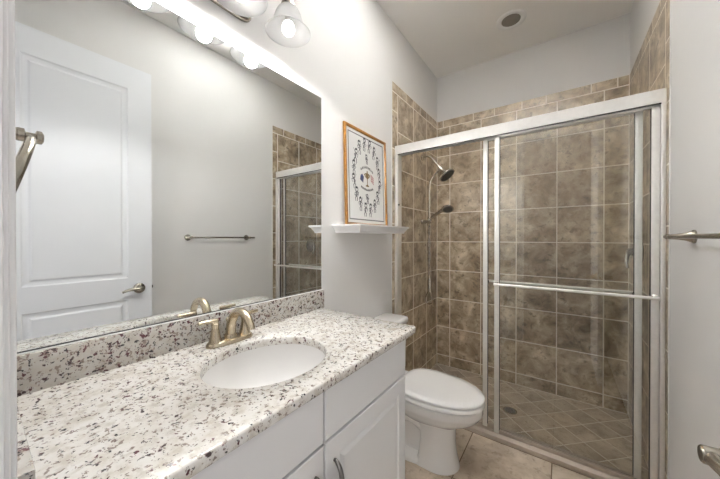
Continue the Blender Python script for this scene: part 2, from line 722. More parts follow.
RP = [(.056, 0.0), (.060, .005), (.066, .006), (.068, .006), (.082, .001), (.084, .0005)]
GAP = .5795
for (y0, y1) in ((.028, GAP - .004), (GAP + .004, 1.077)):
    b = NB(); panel_front(b, XC, y0, y1, .757, ZK - .004, .0198, [(.006, 0)], 1, .0025)
    obj('drawer_front', b, M['cab'], cab, smooth=False)
for k, (y0, y1) in enumerate(((.028, GAP - .004), (GAP + .004, 1.077))):
    b = NB(); panel_front(b, XC, y0, y1, .115, .748, .0198, RP, 1, .0025)
    d = obj('door', b, M['cab'], cab, smooth=False)
    yh = y1 - .034 if k == 0 else y0 + .036
    b = NB()
    pts = spline([(XC - .001, yh, .684), (XC + .010, yh, .682), (XC + .024, yh, .662), (XC + .030, yh, .628), (XC + .024, yh, .594), (XC + .010, yh, .574), (XC - .001, yh, .572)], 6)
    n = len(pts)
    tube(b, pts, [.0042 + .0034 * math.sin(PI * i / (n - 1)) for i in range(n)], 12)
    obj('handle', b, M['pull'], d)

# ------------------------------------------------------------------ countertop with sink cut-out
SX, SY, SA, SB = .323, .571, .172, .199    # sink centre and half axes
XK, YK0, YK1, ZT = .580, YN + .001, 1.1535, .941
ctop = thing('countertop', 'cream speckled granite countertop with backsplash on the white vanity', 'countertop', (.29, .58, ZK))
b = NB()
NS = 64


def outer_pt(ang):
    """point on the slab outline in direction ang from the sink centre, with one rounded corner"""
    dx, dy = math.cos(ang), math.sin(ang)
    t = 1e9
    if dx > 1e-9: t = min(t, (XK - SX) / dx)
    if dx < -1e-9: t = min(t, (.002 - SX) / dx)
    if dy > 1e-9: t = min(t, (YK1 - SY) / dy)
    if dy < -1e-9: t = min(t, (YK0 - SY) / dy)
    return SX + dx * t, SY + dy * t


angs = [2 * PI * i / NS for i in range(NS)]
for cxy in ((XK, YK1), (XK, YK0), (.002, YK0), (.002, YK1)):
    a = math.atan2(cxy[1] - SY, cxy[0] - SX) % (2 * PI)
    angs.append(a)
for dd in (-.012, -.004):
    a = math.atan2(YK1 + dd - SY, XK - SX) % (2 * PI); angs.append(a)
    a = math.atan2(YK1 - SY, XK + dd - SX) % (2 * PI); angs.append(a)
angs = sorted(angs)


def rc(p, ins):
    x, y = p
    x = min(x, XK - ins); y = min(y, YK1 - ins)
    r = .012
    cxr, cyr = XK - r, YK1 - r
    if x > cxr and y > cyr:
        v = Vector((x - cxr, y - cyr))
        if v.length > r - ins:
            v = v.normalized() * (r - ins)
        x, y = cxr + v.x, cyr + v.y
    return x, y


def ell(a, f):
    # matching direction: keep the same polar angle
    dx, dy = math.cos(a), math.sin(a)
    t = 1 / math.sqrt((dx / (SA + f)) ** 2 + (dy / (SB + f)) ** 2)
    return SX + dx * t, SY + dy * t


ed = .005
layers = []
for z, kind in ((ZT - .004, 'e0'), (ZT, 'e1'), (ZT, 'o1'), (ZT - ed * .3, 'o2'), (ZT - ed, 'o3'), (ZK + ed, 'o3'), (ZK + ed * .3, 'o2'), (ZK, 'o1'), (ZK, 'e0')):
    L = []
    for a in angs:
        if kind == 'e0': p = ell(a, 0)
        elif kind == 'e1': p = ell(a, .004)
        else: p = rc(outer_pt(a), {'o1': ed, 'o2': ed * .3, 'o3': 0}[kind])
        L.append(b.verts.new((p[0], p[1], z)))
    layers.append(L)
rings(b, layers, True)
obj('slab', b, M['granite'], ctop, smooth=True, ang=50)
ZBS = 1.0405
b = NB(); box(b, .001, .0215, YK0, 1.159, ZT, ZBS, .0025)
obj('backsplash', b, M['granite_splash_shaded'], ctop)
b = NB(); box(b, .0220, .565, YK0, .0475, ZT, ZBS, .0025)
obj('side_splash', b, M['granite_splash_shaded'], ctop)

# ------------------------------------------------------------------ sink
sink = thing('sink', 'white oval undermount basin set in the granite countertop', 'sink', (SX, SY, ZK - .15))
b = NB()
prof = [(.022, .0), (.022, .012), (.000, .012)]
secs = []


def ring_e(f, z, n=56):
    return [(SX + (SA * f) * math.cos(2 * PI * i / n), SY + (SB * f) * math.sin(2 * PI * i / n), z) for i in range(n)]


inner = [(1.03, 0), (1.01, -.02), (.985, -.05), (.94, -.085), (.84, -.118), (.66, -.138), (.40, -.147), (.14, -.150)]
outer = [(.14, -.158), (.45, -.156), (.72, -.147), (.92, -.125), (1.03, -.085), (1.08, -.03), (1.09, -.012), (1.16, -.010), (1.16, 0)]
secs = [ring_e(f, ZK - .0005 + z) for f, z in inner] + [ring_e(f, ZK - .0005 + z) for f, z in outer]
loft(b, secs, False)
rr0 = None
obj('basin', b, M['porc'], sink, smooth=True, ang=60)
b = NB(); lathe(b, [(.001, -.012), (.026, -.012), (.030, .0), (.030, .003), (.024, .005), (.018, .002), (.001, .003)], (SX, SY, ZK - .1505), n=28)
obj('drain', b, M['gold_nickel'], sink)

# ------------------------------------------------------------------ faucet (4 inch centerset, two levers)
FX, FY = .088, .573
fau = thing('faucet', 'brushed nickel two handle faucet behind the oval sink', 'faucet', (FX, FY, ZT))
b = NB()
def stad(hx, hy, z, n=40):
    out = []
    for i in range(n):
        a = 2 * PI * i / n
        c, s = math.cos(a), math.sin(a)
        out.append((FX + hx * (abs(c) ** .8) * (1 if c > 0 else -1), FY + hy * (abs(s) ** .8) * (1 if s > 0 else -1), z))
    return out
loft(b, [stad(.031, .089, ZT + .0004), stad(.031, .089, ZT + .006), stad(.028, .085, ZT + .014), stad(.022, .079, ZT + .017), stad(.001, .01, ZT + .017)])
obj('base', b, M['gold_nickel'], fau)
b = NB()
pts = spline([(FX, FY, ZT + .012), (FX + .002, FY, ZT + .05), (FX + .010, FY, ZT + .080), (FX + .034, FY, ZT + .112), (FX + .068, FY, ZT + .122), (FX + .103, FY, ZT + .112), (FX + .126, FY, ZT + .088), (FX + .134, FY, ZT + .070)], 7)
n = len(pts)
tube(b, pts, [.0185 - .0055 * (i / (n - 1)) for i in range(n)], 20)
lathe(b, [(.0235, .012), (.0235, .026), (.020, .032)], (FX, FY, ZT), n=24)
obj('spout', b, M['gold_nickel'], fau)
for sg in (-1, 1):
    hy = FY + sg * .0575
    b = NB()
    lathe(b, [(.023, .008), (.0225, .016), (.0185, .030), (.0145, .052), (.0120, .064), (.0125, .072), (.0135, .075), (.0135, .080), (.011, .083)], (FX, hy, ZT), n=24)
    h = obj('handle', b, M['gold_nickel'], fau)
    b = NB()
    lathe(b, [(.0105, .081), (.0120, .085), (.0120, .095), (.009, .099), (.001, .100)], (FX, hy, ZT), n=20)
    pts = spline([(FX, hy, ZT + .091), (FX + .0, hy + sg * .02, ZT + .092), (FX - .001, hy + sg * .038, ZT + .093), (FX - .002, hy + sg * .057, ZT + .0935)], 6)
    n = len(pts)
    tube(b, pts, [.0085 - .0025 * i / (n - 1) for i in range(n)], 12)
    obj('lever', b, M['gold_nickel'], h)
b = NB(); tube(b, [(FX - .022, FY, ZT + .014), (FX - .022, FY, ZT + .075)], .0028, 8)
lathe(b, [(.004, .073), (.006, .078), (.006, .084), (.002, .088)], (FX - .022, FY, ZT), n=12)
obj('drain_rod', b, M['gold_nickel'], fau)

# ------------------------------------------------------------------ mirror
mir = thing('mirror', 'large frameless wall mirror above the granite backsplash', 'mirror', (0.0, .6, ZBS))
b = NB(); box(b, .0005, .0045, .018, 1.1535, ZBS + .0064, 2.115)
obj('mirror_plate', b, M['mirror'], mir, smooth=False)
b = NB(); box(b, .0003, .0052, 1.1538, 1.1563, ZBS + .003, 2.1165)
obj('edge_strip', b, M['caulk'], mir, smooth=False)['label'] = 'white edge strip'
b = NB(); box(b, .0003, .0062, .018, 1.1536, ZBS + .0030, ZBS + .0062)
obj('channel', b, M['dark'], mir, smooth=False)['label'] = 'dark bottom edge'
b = NB(); box(b, .0003, .0130, .018, 1.1536, ZBS + .0002, ZBS + .0030)  # white strip painting the glint along the polished backsplash top
obj('caulk_or_glint_line', b, M['caulk'], mir, smooth=False)['label'] = 'painted glint on the backsplash top'

# ------------------------------------------------------------------ vanity light: three bell shades
LY = (.362, .583, .805)
LX, LZ = .142, 2.216
vl = thing('vanity_light', 'nickel vanity light with three lit frosted bell shades above the mirror', 'light fixture', (.01, .591, 2.33))
b = NB()


def plate_ring(x, f):
    out = []
    for i in range(48):
        a = 2 * PI * i / 48
        c, sn = math.cos(a), math.sin(a)
        out.append((x, .591 + (.125 - f) * abs(c) ** .45 * (1 if c > 0 else -1), 2.304 + (.060 - f) * abs(sn) ** .55 * (1 if sn > 0 else -1)))
    return out


loft(b, [plate_ring(.0005, 0), plate_ring(.010, 0), plate_ring(.020, .006), (plate_ring(.026, .018))])
obj('backplate', b, M['nickel'], vl)
b = NB(); tube(b, [(LX, LY[0] - .02, 2.44), (LX, LY[2] + .02, 2.44)], .009, 14)
tube(b, spline([(.02, .591, 2.34), (.07, .591, 2.36), (.12, .591, 2.42), (LX, .591, 2.44)], 6), .009, 12)
obj('arm_bar', b, M['nickel'], vl)
for y in LY:
    b = NB()
    lathe(b, [(.006, .225), (.009, .20), (.010, .165), (.016, .155), (.030, .120), (.033, .104), (.030, .100), (.001, .100)], (LX, y, LZ), n=28)
    cup = obj('lamp_cup', b, M['nickel'], vl)
    b = NB()
    pro = [(.028, .112), (.034, .104), (.045, .092), (.0535, .075), (.059, .055), (.065, .035), (.075, .017), (.090, .002), (.095, -.002)]
    thick = [(r - .0028, h - .0012) for r, h in reversed(pro)]
    lathe(b, pro + thick, (LX, y, LZ), n=48, cap=False)
    obj('lamp_shade', b, M['shade'], cup, ang=80)
    b = NB()
    lathe(b, [(.001, -.016), (.011, -.0135), (.020, -.006), (.0265, .006), (.0275, .016), (.025, .029), (.019, .040), (.001, .042)], (LX, y, LZ), n=28)
    bu = obj('bulb', b, M['bulb'], cup)
    b = NB()
    lathe(b, [(.018, .040), (.014, .052), (.013, .098), (.001, .099)], (LX, y, LZ), n=24)
    obj('bulb_neck', b, M['plasticw'], cup)
    sp = bpy.data.lights.new('bulb_light', 'SPOT')
    sp.energy = BULB_W
    sp.color = (1.0, .985, .965)
    sp.spot_size = math.radians(176)
    sp.spot_blend = .25
    sp.shadow_soft_size = .03
    so = bpy.data.objects.new('bulb_light', sp)
    so.location = Vector((LX, y, LZ - .022)) - Vector(vl['_b'])
    COL.objects.link(so)
    so.parent = vl

# ------------------------------------------------------------------ picture ledge and framed print
sh = NB()
SY0, SY1, SD = 1.248, 1.853, .206
prf = [(0.0, 0.0), (.0, .0095), (.008, .013), (.010, .016), (.020, .030), (.024, .036), (.026, .041), (.026, .047)]  # inset, drop


def ledge_ring(ins, z):
    return [(.0005, SY0 + ins, z), (SD - ins, SY0 + ins, z), (SD - ins, SY1 - ins, z), (.0005, SY1 - ins, z)]


loft(sh, [ledge_ring(i, 1.410 - d) for i, d in prf])
tag(obj('picture_ledge', sh, M['trimw'], None, (.0, 1.55, 1.363), False), 'white moulded picture ledge on the wall above the toilet', 'shelf')

PY0, PY1, PZ0, PH = 1.344, 1.840, 1.411, .640
pic = thing('framed_picture', 'oak framed print of small sketched figures leaning on the white ledge', 'picture', (.025, 1.592, PZ0))
lean = math.atan2(.018, PH)


def pw(d, y, h):
    """frame coords -> world: d out of the wall from the back, h up the frame"""
    x = .0215 + d * math.cos(lean) - h * math.sin(lean)
    z = PZ0 + h * math.cos(lean) + d * math.sin(lean)
    return (x, y, z)


def pbox(bm, d0, d1, y0, y1, h0, h1):
    v = [bm.verts.new(pw(d, y, h)) for d in (d0, d1) for y in (y0, y1) for h in (h0, h1)]
    for q in ((0, 1, 3, 2), (4, 6, 7, 5), (0, 4, 5, 1), (2, 3, 7, 6), (0, 2, 6, 4), (1, 5, 7, 3)):
        bm.faces.new([v[i] for i in q])


FWD = .020
b = NB()
loops = []
for ins, dep in ((0, 0), (0, .012), (.003, .0155), (FWD * .6, .016), (FWD - .002, .012), (FWD, .006), (FWD, 0)):
    loops.append([b.verts.new(pw(dep, y, h)) for y, h in ((PY0 + ins, ins), (PY1 - ins, ins), (PY1 - ins, PH - ins), (PY0 + ins, PH - ins))])
rings(b, loops, True)
obj('frame', b, M['oak'], pic, smooth=False)
b = NB(); pbox(b, .001, .006, PY0 + FWD, PY1 - FWD, FWD, PH - FWD)
print_o = obj('print', b, M['paper'], pic, smooth=False)


# printed marks: raised by a hair from the paper
def stroke(bm, pts, w=.0022, d=.0063):
    w = w * 1.7
    for p, q in zip(pts, pts[1:]):
        dy, dh = q[0] - p[0], q[1] - p[1]
        L = math.hypot(dy, dh) or 1
        ny, nh = -dh / L * w / 2, dy / L * w / 2
        ey, eh = dy / L * w * .3, dh / L * w * .3
        v = [bm.verts.new(pw(d, a, c)) for a, c in ((p[0] + ny - ey, p[1] + nh - eh), (q[0] + ny + ey, q[1] + nh + eh), (q[0] - ny + ey, q[1] - nh + eh), (p[0] - ny - ey, p[1] - nh - eh))]
        bm.faces.new(v)


def fill(bm, pts, d=.0063):
    bm.faces.new([bm.verts.new(pw(d, a, c)) for a, c in pts])


PCY, PCH = (PY0 + PY1) / 2, PH / 2
bk, gy = NB(), NB()
i0 = FWD + .022
stroke(gy, [(PY0 + i0, i0), (PY1 - i0, i0), (PY1 - i0, PH - i0), (PY0 + i0, PH - i0), (PY0 + i0, i0)], .0045)


def figure(bm, bm2, cy, ch, s, rnd):
    """a little ink sketch of a person swinging a club"""
    lean_ = rnd.uniform(-.35, .35)
    hd = [(cy + s * .16 * math.cos(a * PI / 5) + lean_ * s * .3, ch + s * .42 + s * .2 * math.sin(a * PI / 5)) for a in range(11)]
    stroke(bm, hd, .0032)
    fill(bm, [(p[0], p[1] + s * .05) for p in hd[0:6]])
    sh_ = (cy + lean_ * s * .2, ch + s * .2)
    hip = (cy - lean_ * s * .2, ch - s * .12)
    stroke(bm, [sh_, (cy + rnd.uniform(-.05, .05) * s, ch + .05 * s), hip], .0055)
    for sg in (-1, 1):
        stroke(bm, [hip, (hip[0] + sg * s * .14, ch - s * .32), (hip[0] + sg * s * .1, ch - s * .55)], .0036)
        stroke(bm2, [sh_, (sh_[0] + sg * s * .26, sh_[1] - s * rnd.uniform(.02, .18)), (sh_[0] + sg * s * .18, sh_[1] - s * .3)], .003)
    a = rnd.uniform(.3, 2.8)
    stroke(bm2, [(sh_[0], sh_[1] - s * .2), (sh_[0] + s * .55 * math.cos(a), sh_[1] + s * .5 * math.sin(a))], .0022)
    for _ in range(4):
        y, h = cy + rnd.uniform(-.2, .2) * s, ch + rnd.uniform(-.2, .3) * s
        stroke(bm2, [(y, h), (y + rnd.uniform(-.16, .16) * s, h + rnd.uniform(-.2, .2) * s)], .0028)


rnd = random.Random(21)
for k in range(16):
    a = 2 * PI * (k + .5) / 16
    figure(bk, gy, PCY + .155 * math.cos(a), PCH + .010 + .225 * math.sin(a), .078, rnd)
figure(bk, gy, PCY - .004, PCH + .135, .055, rnd)
figure(bk, gy, PCY - .004, PCH - .135, .055, rnd)
# two arched rows of tiny hand lettering (too small to read)
for row, (hh, arc, nchar) in enumerate(((PCH + .075, .022, 9), (PCH - .078, -.014, 11))):
    for i in range(nchar):
        t = i / (nchar - 1) * 2 - 1
        y = PCY - .004 + t * .068
        h = hh - arc * t * t
        s = .013 if row == 0 else .011
        stroke(bk, [(y - s * .3, h), (y - s * .2, h + s), (y + s * .25, h + s * rnd.uniform(.4, 1)), (y + s * .3, h)], .003)
obj('ink_drawing', bk, M['ink'], print_o, smooth=False, recalc=False)
obj('grey_drawing', gy, M['inkl'], print_o, smooth=False, recalc=False)
b = NB()
tc = PCY - .002
cupp = [(-.004, -.035), (-.020, -.045), (-.020, -.050), (.020, -.050), (.020, -.045), (.004, -.035), (.004, .0), (.016, .012), (.022, .04), (.008, .042), (.005, .058), (-.005, .058), (-.008, .042), (-.022, .04), (-.016, .012), (-.004, 0)]
fill(b, [(tc + y, PCH + .0 + h) for y, h in cupp])
stroke(b, [(tc - .018, PCH + .036), (tc - .034, PCH + .030), (tc - .016, PCH + .012)], .004)
stroke(b, [(tc + .018, PCH + .036), (tc + .034, PCH + .030), (tc + .016, PCH + .012)], .004)
obj('trophy_drawing', b, M['gold'], print_o, smooth=False, recalc=False)
b = NB()
fill(b, [(tc - .085, PCH - .012), (tc - .050, PCH - .030), (tc - .040, PCH + .012), (tc - .060, PCH + .03), (tc - .078, PCH + .018)])
obj('blue_flag', b, M['blue'], print_o, smooth=False, recalc=False)
b = NB()
for k in range(4):
    o_ = -.030 + k * .013
    fill(b, [(tc + .042, PCH + .022 + o_ + .006), (tc + .080, PCH + o_ + .003), (tc + .080, PCH + o_ + .010), (tc + .042, PCH + .022 + o_ + .013)])
obj('striped_flag', b, M['red'], print_o, smooth=False, recalc=False)

# ------------------------------------------------------------------ toilet
TY = 1.640
toi = thing('toilet', 'white two piece toilet with closed lid beside the vanity', 'toilet', (.40, TY, 0))


def egg(xb, xf, hw, z, n=48, blunt=.0, px=1.0):
    """elongated bowl outline: widest at 40% from the back"""
    xm = xb + (xf - xb) * .42
    out = []
    for i in range(n):
        a = 2 * PI * i / n
        c, s = math.cos(a), math.sin(a)
        if c >= 0:
            x = xm + (xf - xm) * (abs(c) ** (1 - blunt * .3))
            y = hw * s
        else:
            x = xm - (xm - xb) * (abs(c) ** .62)
            y = hw * (abs(s) ** .80) * (1 if s >= 0 else -1)
        out.append((x, TY + y, z))
    return out


b = NB()
# bowl from the rim down to its belly
secs = [egg(.24, .752, .180, .392), egg(.235, .760, .185, .388), egg(.235, .760, .185, .352), egg(.24, .752, .179, .340),
        egg(.25, .738, .168, .318), egg(.262, .712, .150, .294), egg(.28, .672, .124, .270), egg(.30, .64, .104, .250), egg(.33, .60, .08, .235)]
loft(b, secs)


def column(xb, xf, hw, z, n=40):
    xm = xf - hw * 1.15
    out = []
    for i in range(n):
        a_ = 2 * PI * i / n
        c, sn = math.cos(a_), math.sin(a_)
        if c >= 0:
            out.append((xm + (xf - xm) * c, TY + hw * sn, z))
        else:
            out.append((xm + (xm - xb) * -(abs(c) ** .25), TY + hw * (abs(sn) ** .35) * (1 if sn >= 0 else -1), z))
    return out


# front pedestal column
loft(b, [column(.42, .632, .118, .285), column(.42, .620, .108, .255), column(.425, .612, .100, .21), column(.425, .610, .098, .15), column(.42, .616, .102, .08), column(.41, .628, .110, .03), column(.40, .634, .114, .0)])
# recessed body, trapway and foot behind the column
box(b, .13, .44, TY - .058, TY + .058, .0, .34, .02, 3)
for sg in (-1, 1):
    tube(b, spline([(.47, TY + sg * .050, .20), (.40, TY + sg * .058, .245), (.33, TY + sg * .066, .255), (.265, TY + sg * .068, .215), (.25, TY + sg * .070, .15), (.255, TY + sg * .070, .08), (.26, TY + sg * .066, .02)], 6), .046, 16)
secs = [egg(.13, .56, hw_, z_) for hw_, z_ in ((.122, 0.0), (.122, .026), (.114, .036), (.085, .044))]
loft(b, secs)
box(b, .05, .30, TY - .11, TY + .11, .325, .388, .02, 3)
obj('bowl', b, M['porc'], toi, ang=50)
b = NB()
def tank_sec(x0, x1, hw, z):
    r = .035
    pts = []
    for cx_, cy_, a0 in ((x1 - r, hw - r, 0), (x0 + .012, hw - .012, 90), (x0 + .012, -hw + .012, 180), (x1 - r, -hw + r, 270)):
        rr_ = r if a0 in (0, 270) else .012
        for k in range(6):
            a = math.radians(a0 + 90 * k / 5)
            pts.append((cx_ + rr_ * math.cos(a), TY + cy_ + rr_ * math.sin(a), z))
    return pts
loft(b, [tank_sec(.035, .20, .195, .392), tank_sec(.03, .205, .205, .42), tank_sec(.022, .204, .211, .60), tank_sec(.02, .206, .214, .726)])
obj('tank', b, M['porc'], toi, ang=50)
b = NB()
loft(b, [tank_sec(.014, .212, .220, .7265), tank_sec(.012, .216, .224, .732), tank_sec(.012, .216, .224, .753), tank_sec(.016, .212, .220, .762), tank_sec(.03, .198, .206, .7665)])
obj('tank_lid', b, M['porc'], toi, ang=50)
b = NB(); lathe(b, [(.012, 0), (.012, .012), (.009, .016)], (.206, TY - .15, .66), (1, 0, 0), 16)
tube(b, spline([(.218, TY - .15, .66), (.222, TY - .12, .658), (.222, TY - .08, .65)], 5), [.006] * 11, 10)
obj('flush_lever', b, M['steel'], toi)
b = NB()
loft(b, [egg(.31, .735, .160, .3925), egg(.31, .735, .160, .3990), egg(.285, .766, .185, .3996), egg(.28, .770, .189, .402), egg(.28, .770, .189, .416), egg(.284, .765, .185, .4205)])
obj('seat', b, M['plasticw'], toi, ang=50)
b = NB()
loft(b, [egg(.31, .735, .160, .4210), egg(.31, .735, .160, .4270), egg(.279, .766, .184, .4276), egg(.275, .770, .188, .430), egg(.275, .770, .188, .438), egg(.279, .764, .183, .4435), egg(.305, .72, .150, .4465), egg(.36, .62, .085, .4475)])
obj('lid', b, M['plasticw'], toi, ang=50)
for sg in (-1, 1):
    b = NB(); box(b, .232, .272, TY + sg * .075 - .022, TY + sg * .075 + .022, .3885, .43, .008, 3)
    obj('hinge', b, M['plasticw'], toi)
for sg in (-1, 1):
    b = NB(); lathe(b, [(.016, 0), (.016, .01), (.010, .022), (.001, .025)], (.30, TY + sg * .095, .0400), n=16)
    obj('bolt_cap', b, M['porc'], toi)

toi.location.x -= .0095

# ------------------------------------------------------------------ shower enclosure
enc = thing('shower_door_frame', 'satin aluminium header, jambs and floor track of the shower opening', 'door frame', (W / 2, 2.04, 0))
b = NB()
prism(b, [(2.010, 2.005), (2.009, 2.007), (2.009, 2.070), (2.012, 2.074), (2.077, 2.074), (2.079, 2.065), (2.079, 2.005), (2.072, 2.005), (2.072, 2.03), (2.048, 2.03), (2.048, 2.012), (2.042, 2.012), (2.042, 2.03), (2.017, 2.03), (2.017, 2.005)], 0, .0026, W - .0026)
obj('header', b, M['alu'], enc, smooth=False)
b = NB(); box(b, .027, W - .020, 2.0105, 2.0165, 1.9985, 2.0048)
obj('header_seal', b, M['dark'], enc, smooth=False)
b = NB()
prism(b, [(2.009, .0015), (2.009, .029), (2.0105, .031), (2.0215, .046), (2.082, .046), (2.086, .040), (2.087, -.02), (2.066, -.02), (2.066, .0015)], 0, .0026, W - .0026)
obj('track', b, M['alud'], enc, smooth=False)
for x0, x1 in ((.0026, .027), (W - .020, W - .0026)):
    b = NB(); box(b, x0, x1, 2.006, 2.081, .046, 2.005, .0015)
    obj('jamb', b, M['alu'], enc)
b = NB(); lathe(b, [(.008, 0), (.008, .006), (.005, .010)], (.027, 2.024, 1.60), (1, 0, 0), 14)
obj('bumper', b, M['dark'], enc)['label'] = 'black bumper'


def slider(label, x0, x1, y, side, bar_y, bx0, bx1, bz):
    t = thing('sliding_glass_door', label, 'shower door', ((x0 + x1) / 2, y, .03))
    z0, z1 = .048, 2.004
    hs = .0085
    b = NB(); box(b, x0 + .012, x1 - .012, y - .003, y + .003, z0 + .012, z1 - .012)
    obj('glass_pane', b, M['glass'], t, smooth=False)
    for k, (a, c) in enumerate(((x0, x0 + .030), (x1 - .030, x1))):
        b = NB(); box(b, a, c, y - hs, y + hs, z0, z1, .003)
        obj('stile', b, M['alu'], t)
    for a in (x0 + .0300, x1 - .0328):
        b = NB(); box(b, a, a + .0028, y - .006, y + .006, z0 + .022, z1 - .014)
        obj('gasket', b, M['dark'], t, smooth=False)
    b = NB(); box(b, x0 + .030, x1 - .030, y - hs, y + hs, z1 - .014, z1 + .012, .002); obj('top_rail', b, M['alu'], t)
    b = NB(); box(b, x0 + .030, x1 - .030, y - hs, y + hs, z0, z0 + .022, .002); obj('bottom_rail', b, M['alud'], t)
    b = NB(); tube(b, [(bx0, bar_y, bz), (bx1, bar_y, bz)], .0088, 16)
    br = obj('towel_bar', b, M['alu'], t)
    for bx in (bx0 + .008, bx1 - .008):
        b = NB()
        yy = y + side * hs
        lathe(b, [(.013, 0), (.013, .004), (.007, .010), (.0065, abs(bar_y - yy))], (bx, yy, bz), (0, side, 0), 16)
        obj('bracket', b, M['steel'], br)
    return t


slider('outer clear glass shower door nearest the room, with towel bar across it', .738, 1.498, 2.0295, -1, 1.970, .744, 1.490, 1.034)
slider('inner clear glass shower door behind the outer one, slid to the right', .661, 1.442, 2.0585, 1, 2.112, .677, 1.427, 1.034)

# ------------------------------------------------------------------ shower head, slide pipe, hand shower
SHY = 2.55
shw = thing('shower_column', 'brushed nickel rain shower head and riser pipe on the left tiled wall', 'shower', (.0, SHY, 1.49))
b = NB()
lathe(b, [(.030, 0), (.030, .004), (.018, .014), (.010, .016)], (.0025, SHY, 2.106), (1, 0, 0), 24)
tube(b, spline([(.012, SHY, 2.106), (.06, SHY, 2.108), (.10, SHY, 2.085), (.15, SHY, 2.022), (.19, SHY, 1.972)], 7), .0085, 14)
obj('shower_arm', b, M['steel'], shw)
b = NB()
hd = Vector((.62, -.10, -.78)).normalized()
lathe(b, [(.012, -.045), (.016, -.030), (.016, -.015), (.030, -.004), (.068, .010), (.076, .018), (.076, .026), (.070, .028)], Vector((.236, SHY - .006, 1.922)), hd, 32)
hdo = obj('shower_head', b, M['steel'], shw)
b = NB()
lathe(b, [(.069, .0275), (.069, .030), (.050, .031), (.049, .034), (.030, .034), (.001, .035)], Vector((.236, SHY - .006, 1.922)), hd, 32)
obj('spray_face', b, M['face'], hdo)
b = NB()
lathe(b, [(.014, -.02), (.014, .02)], (.186, SHY, 1.977), (.62, 0, -.78), 16)
tube(b, spline([(.180, SHY, 1.972), (.140, SHY, 1.940), (.100, SHY, 1.890), (.082, SHY, 1.83), (.078, SHY, 1.76), (.078, SHY, 1.62), (.078, SHY, 1.478)], 7), .0085, 14)
obj('riser_pipe', b, M['steel'], shw)
b = NB()
lathe(b, [(.026, 0), (.026, .005), (.019, .012), (.016, .060), (.019, .072), (.017, .098), (.004, .103)], (.0025, SHY, 1.488), (1, 0, 0), 20)
lathe(b, [(.014, -.025), (.016, -.012), (.016, .018), (.012, .028)], (.078, SHY, 1.505), (0, 0, 1), 18)
obj('wall_bracket', b, M['steel'], shw)

hsd = thing('hand_shower', 'nickel hand shower with looped metal hose held by the riser bracket', 'hand shower', (.10, SHY - .02, 1.50))
b = NB()
p0 = Vector((.092, SHY - .014, 1.512)); p1 = Vector((.178, SHY - .045, 1.560)); p2 = Vector((.228, SHY - .058, 1.588))
tube(b, spline([p0, p0.lerp(p1, .5) + Vector((0, 0, .003)), p1, p2], 6), [.012 + .005 * (i / 18) for i in range(19)], 14)
obj('handle', b, M['steel'], hsd)
b = NB()
fd = Vector((.16, -.52, -.84)).normalized()
hc = Vector((.275, SHY - .070, 1.592))
lathe(b, [(.012, -.020), (.036, -.015), (.052, -.002), (.054, .006), (.050, .010)], hc, fd, 30)
hh = obj('spray_head', b, M['steel'], hsd)
b = NB(); lathe(b, [(.040, .0095), (.040, .012), (.028, .0125), (.001, .013)], hc, fd, 30)
obj('spray_face', b, M['face'], hh)
b = NB()
pts = [(.090, SHY - .012, 1.50)]
for i in range(46):
    t = i / 45
    z = 1.47 - t * .64
    a = t * PI * 5
    pts.append((.081 + .008 * math.sin(a), SHY - .012 + .006 * math.cos(a), z))
for i in range(25):
    a = PI * .5 + .35 + (2 * PI - .7) * i / 24
    pts.append((.081 + .036 * math.cos(a), SHY - .012, .748 + (.05 if math.sin(a) > 0 else .040) * math.sin(a) * (1.35 if math.sin(a) > .6 else 1)))
for i in range(46):
    t = 1 - i / 45
    z = 1.452 - t * .622
    a = t * PI * 5 + PI
    pts.append((.081 + .008 * math.sin(a), SHY - .012 + .006 * math.cos(a), z))
tube(b, pts, .0052, 8)
obj('hose', b, M['steel'], hsd)

# shower valve on the right tiled wall
val = thing('shower_valve', 'round nickel shower valve with hanging lever on the right tiled wall', 'valve', (W - .0022, 2.545, 1.24))
b = NB(); lathe(b, [(.078, 0), (.078, .003), (.070, .009), (.034, .013), (.031, .030), (.026, .040)], (W - .0026, 2.545, 1.240), (-1, 0, 0), 32)
obj('escutcheon', b, M['nickel'], val)
b = NB()
lathe(b, [(.022, .036), (.023, .050), (.021, .066), (.012, .074)], (W - .0026, 2.545, 1.240), (-1, 0, 0), 22)
tube(b, spline([(W - .065, 2.545, 1.238), (W - .072, 2.535, 1.20), (W - .074, 2.525, 1.165), (W - .07, 2.515, 1.135)], 6), [.012 - .0004 * (i - 5) for i in range(19)], 12)
obj('lever', b, M['nickel'], val)

# floor drain
dr = thing('floor_drain', 'round dark metal drain in the tiled shower floor', 'drain', (.772, 2.478, ZS))
b = NB(); lathe(b, [(.050, .0002), (.050, .003), (.044, .004), (.041, .0025), (.036, .002), (.001, .002)], (.772, 2.478, ZS), n=36)
rim = obj('drain_rim', b, M['nickel'], dr)
b = NB()
for k in range(7):
    y = 2.478 + (k - 3) * .010
    hl = math.sqrt(max(0, .037 ** 2 - ((k - 3) * .010) ** 2))
    box(b, .772 - hl, .772 + hl, y - .0028, y + .0028, ZS + .002, ZS + .0032)
obj('drain_slots', b, M['dark'], dr, smooth=False)

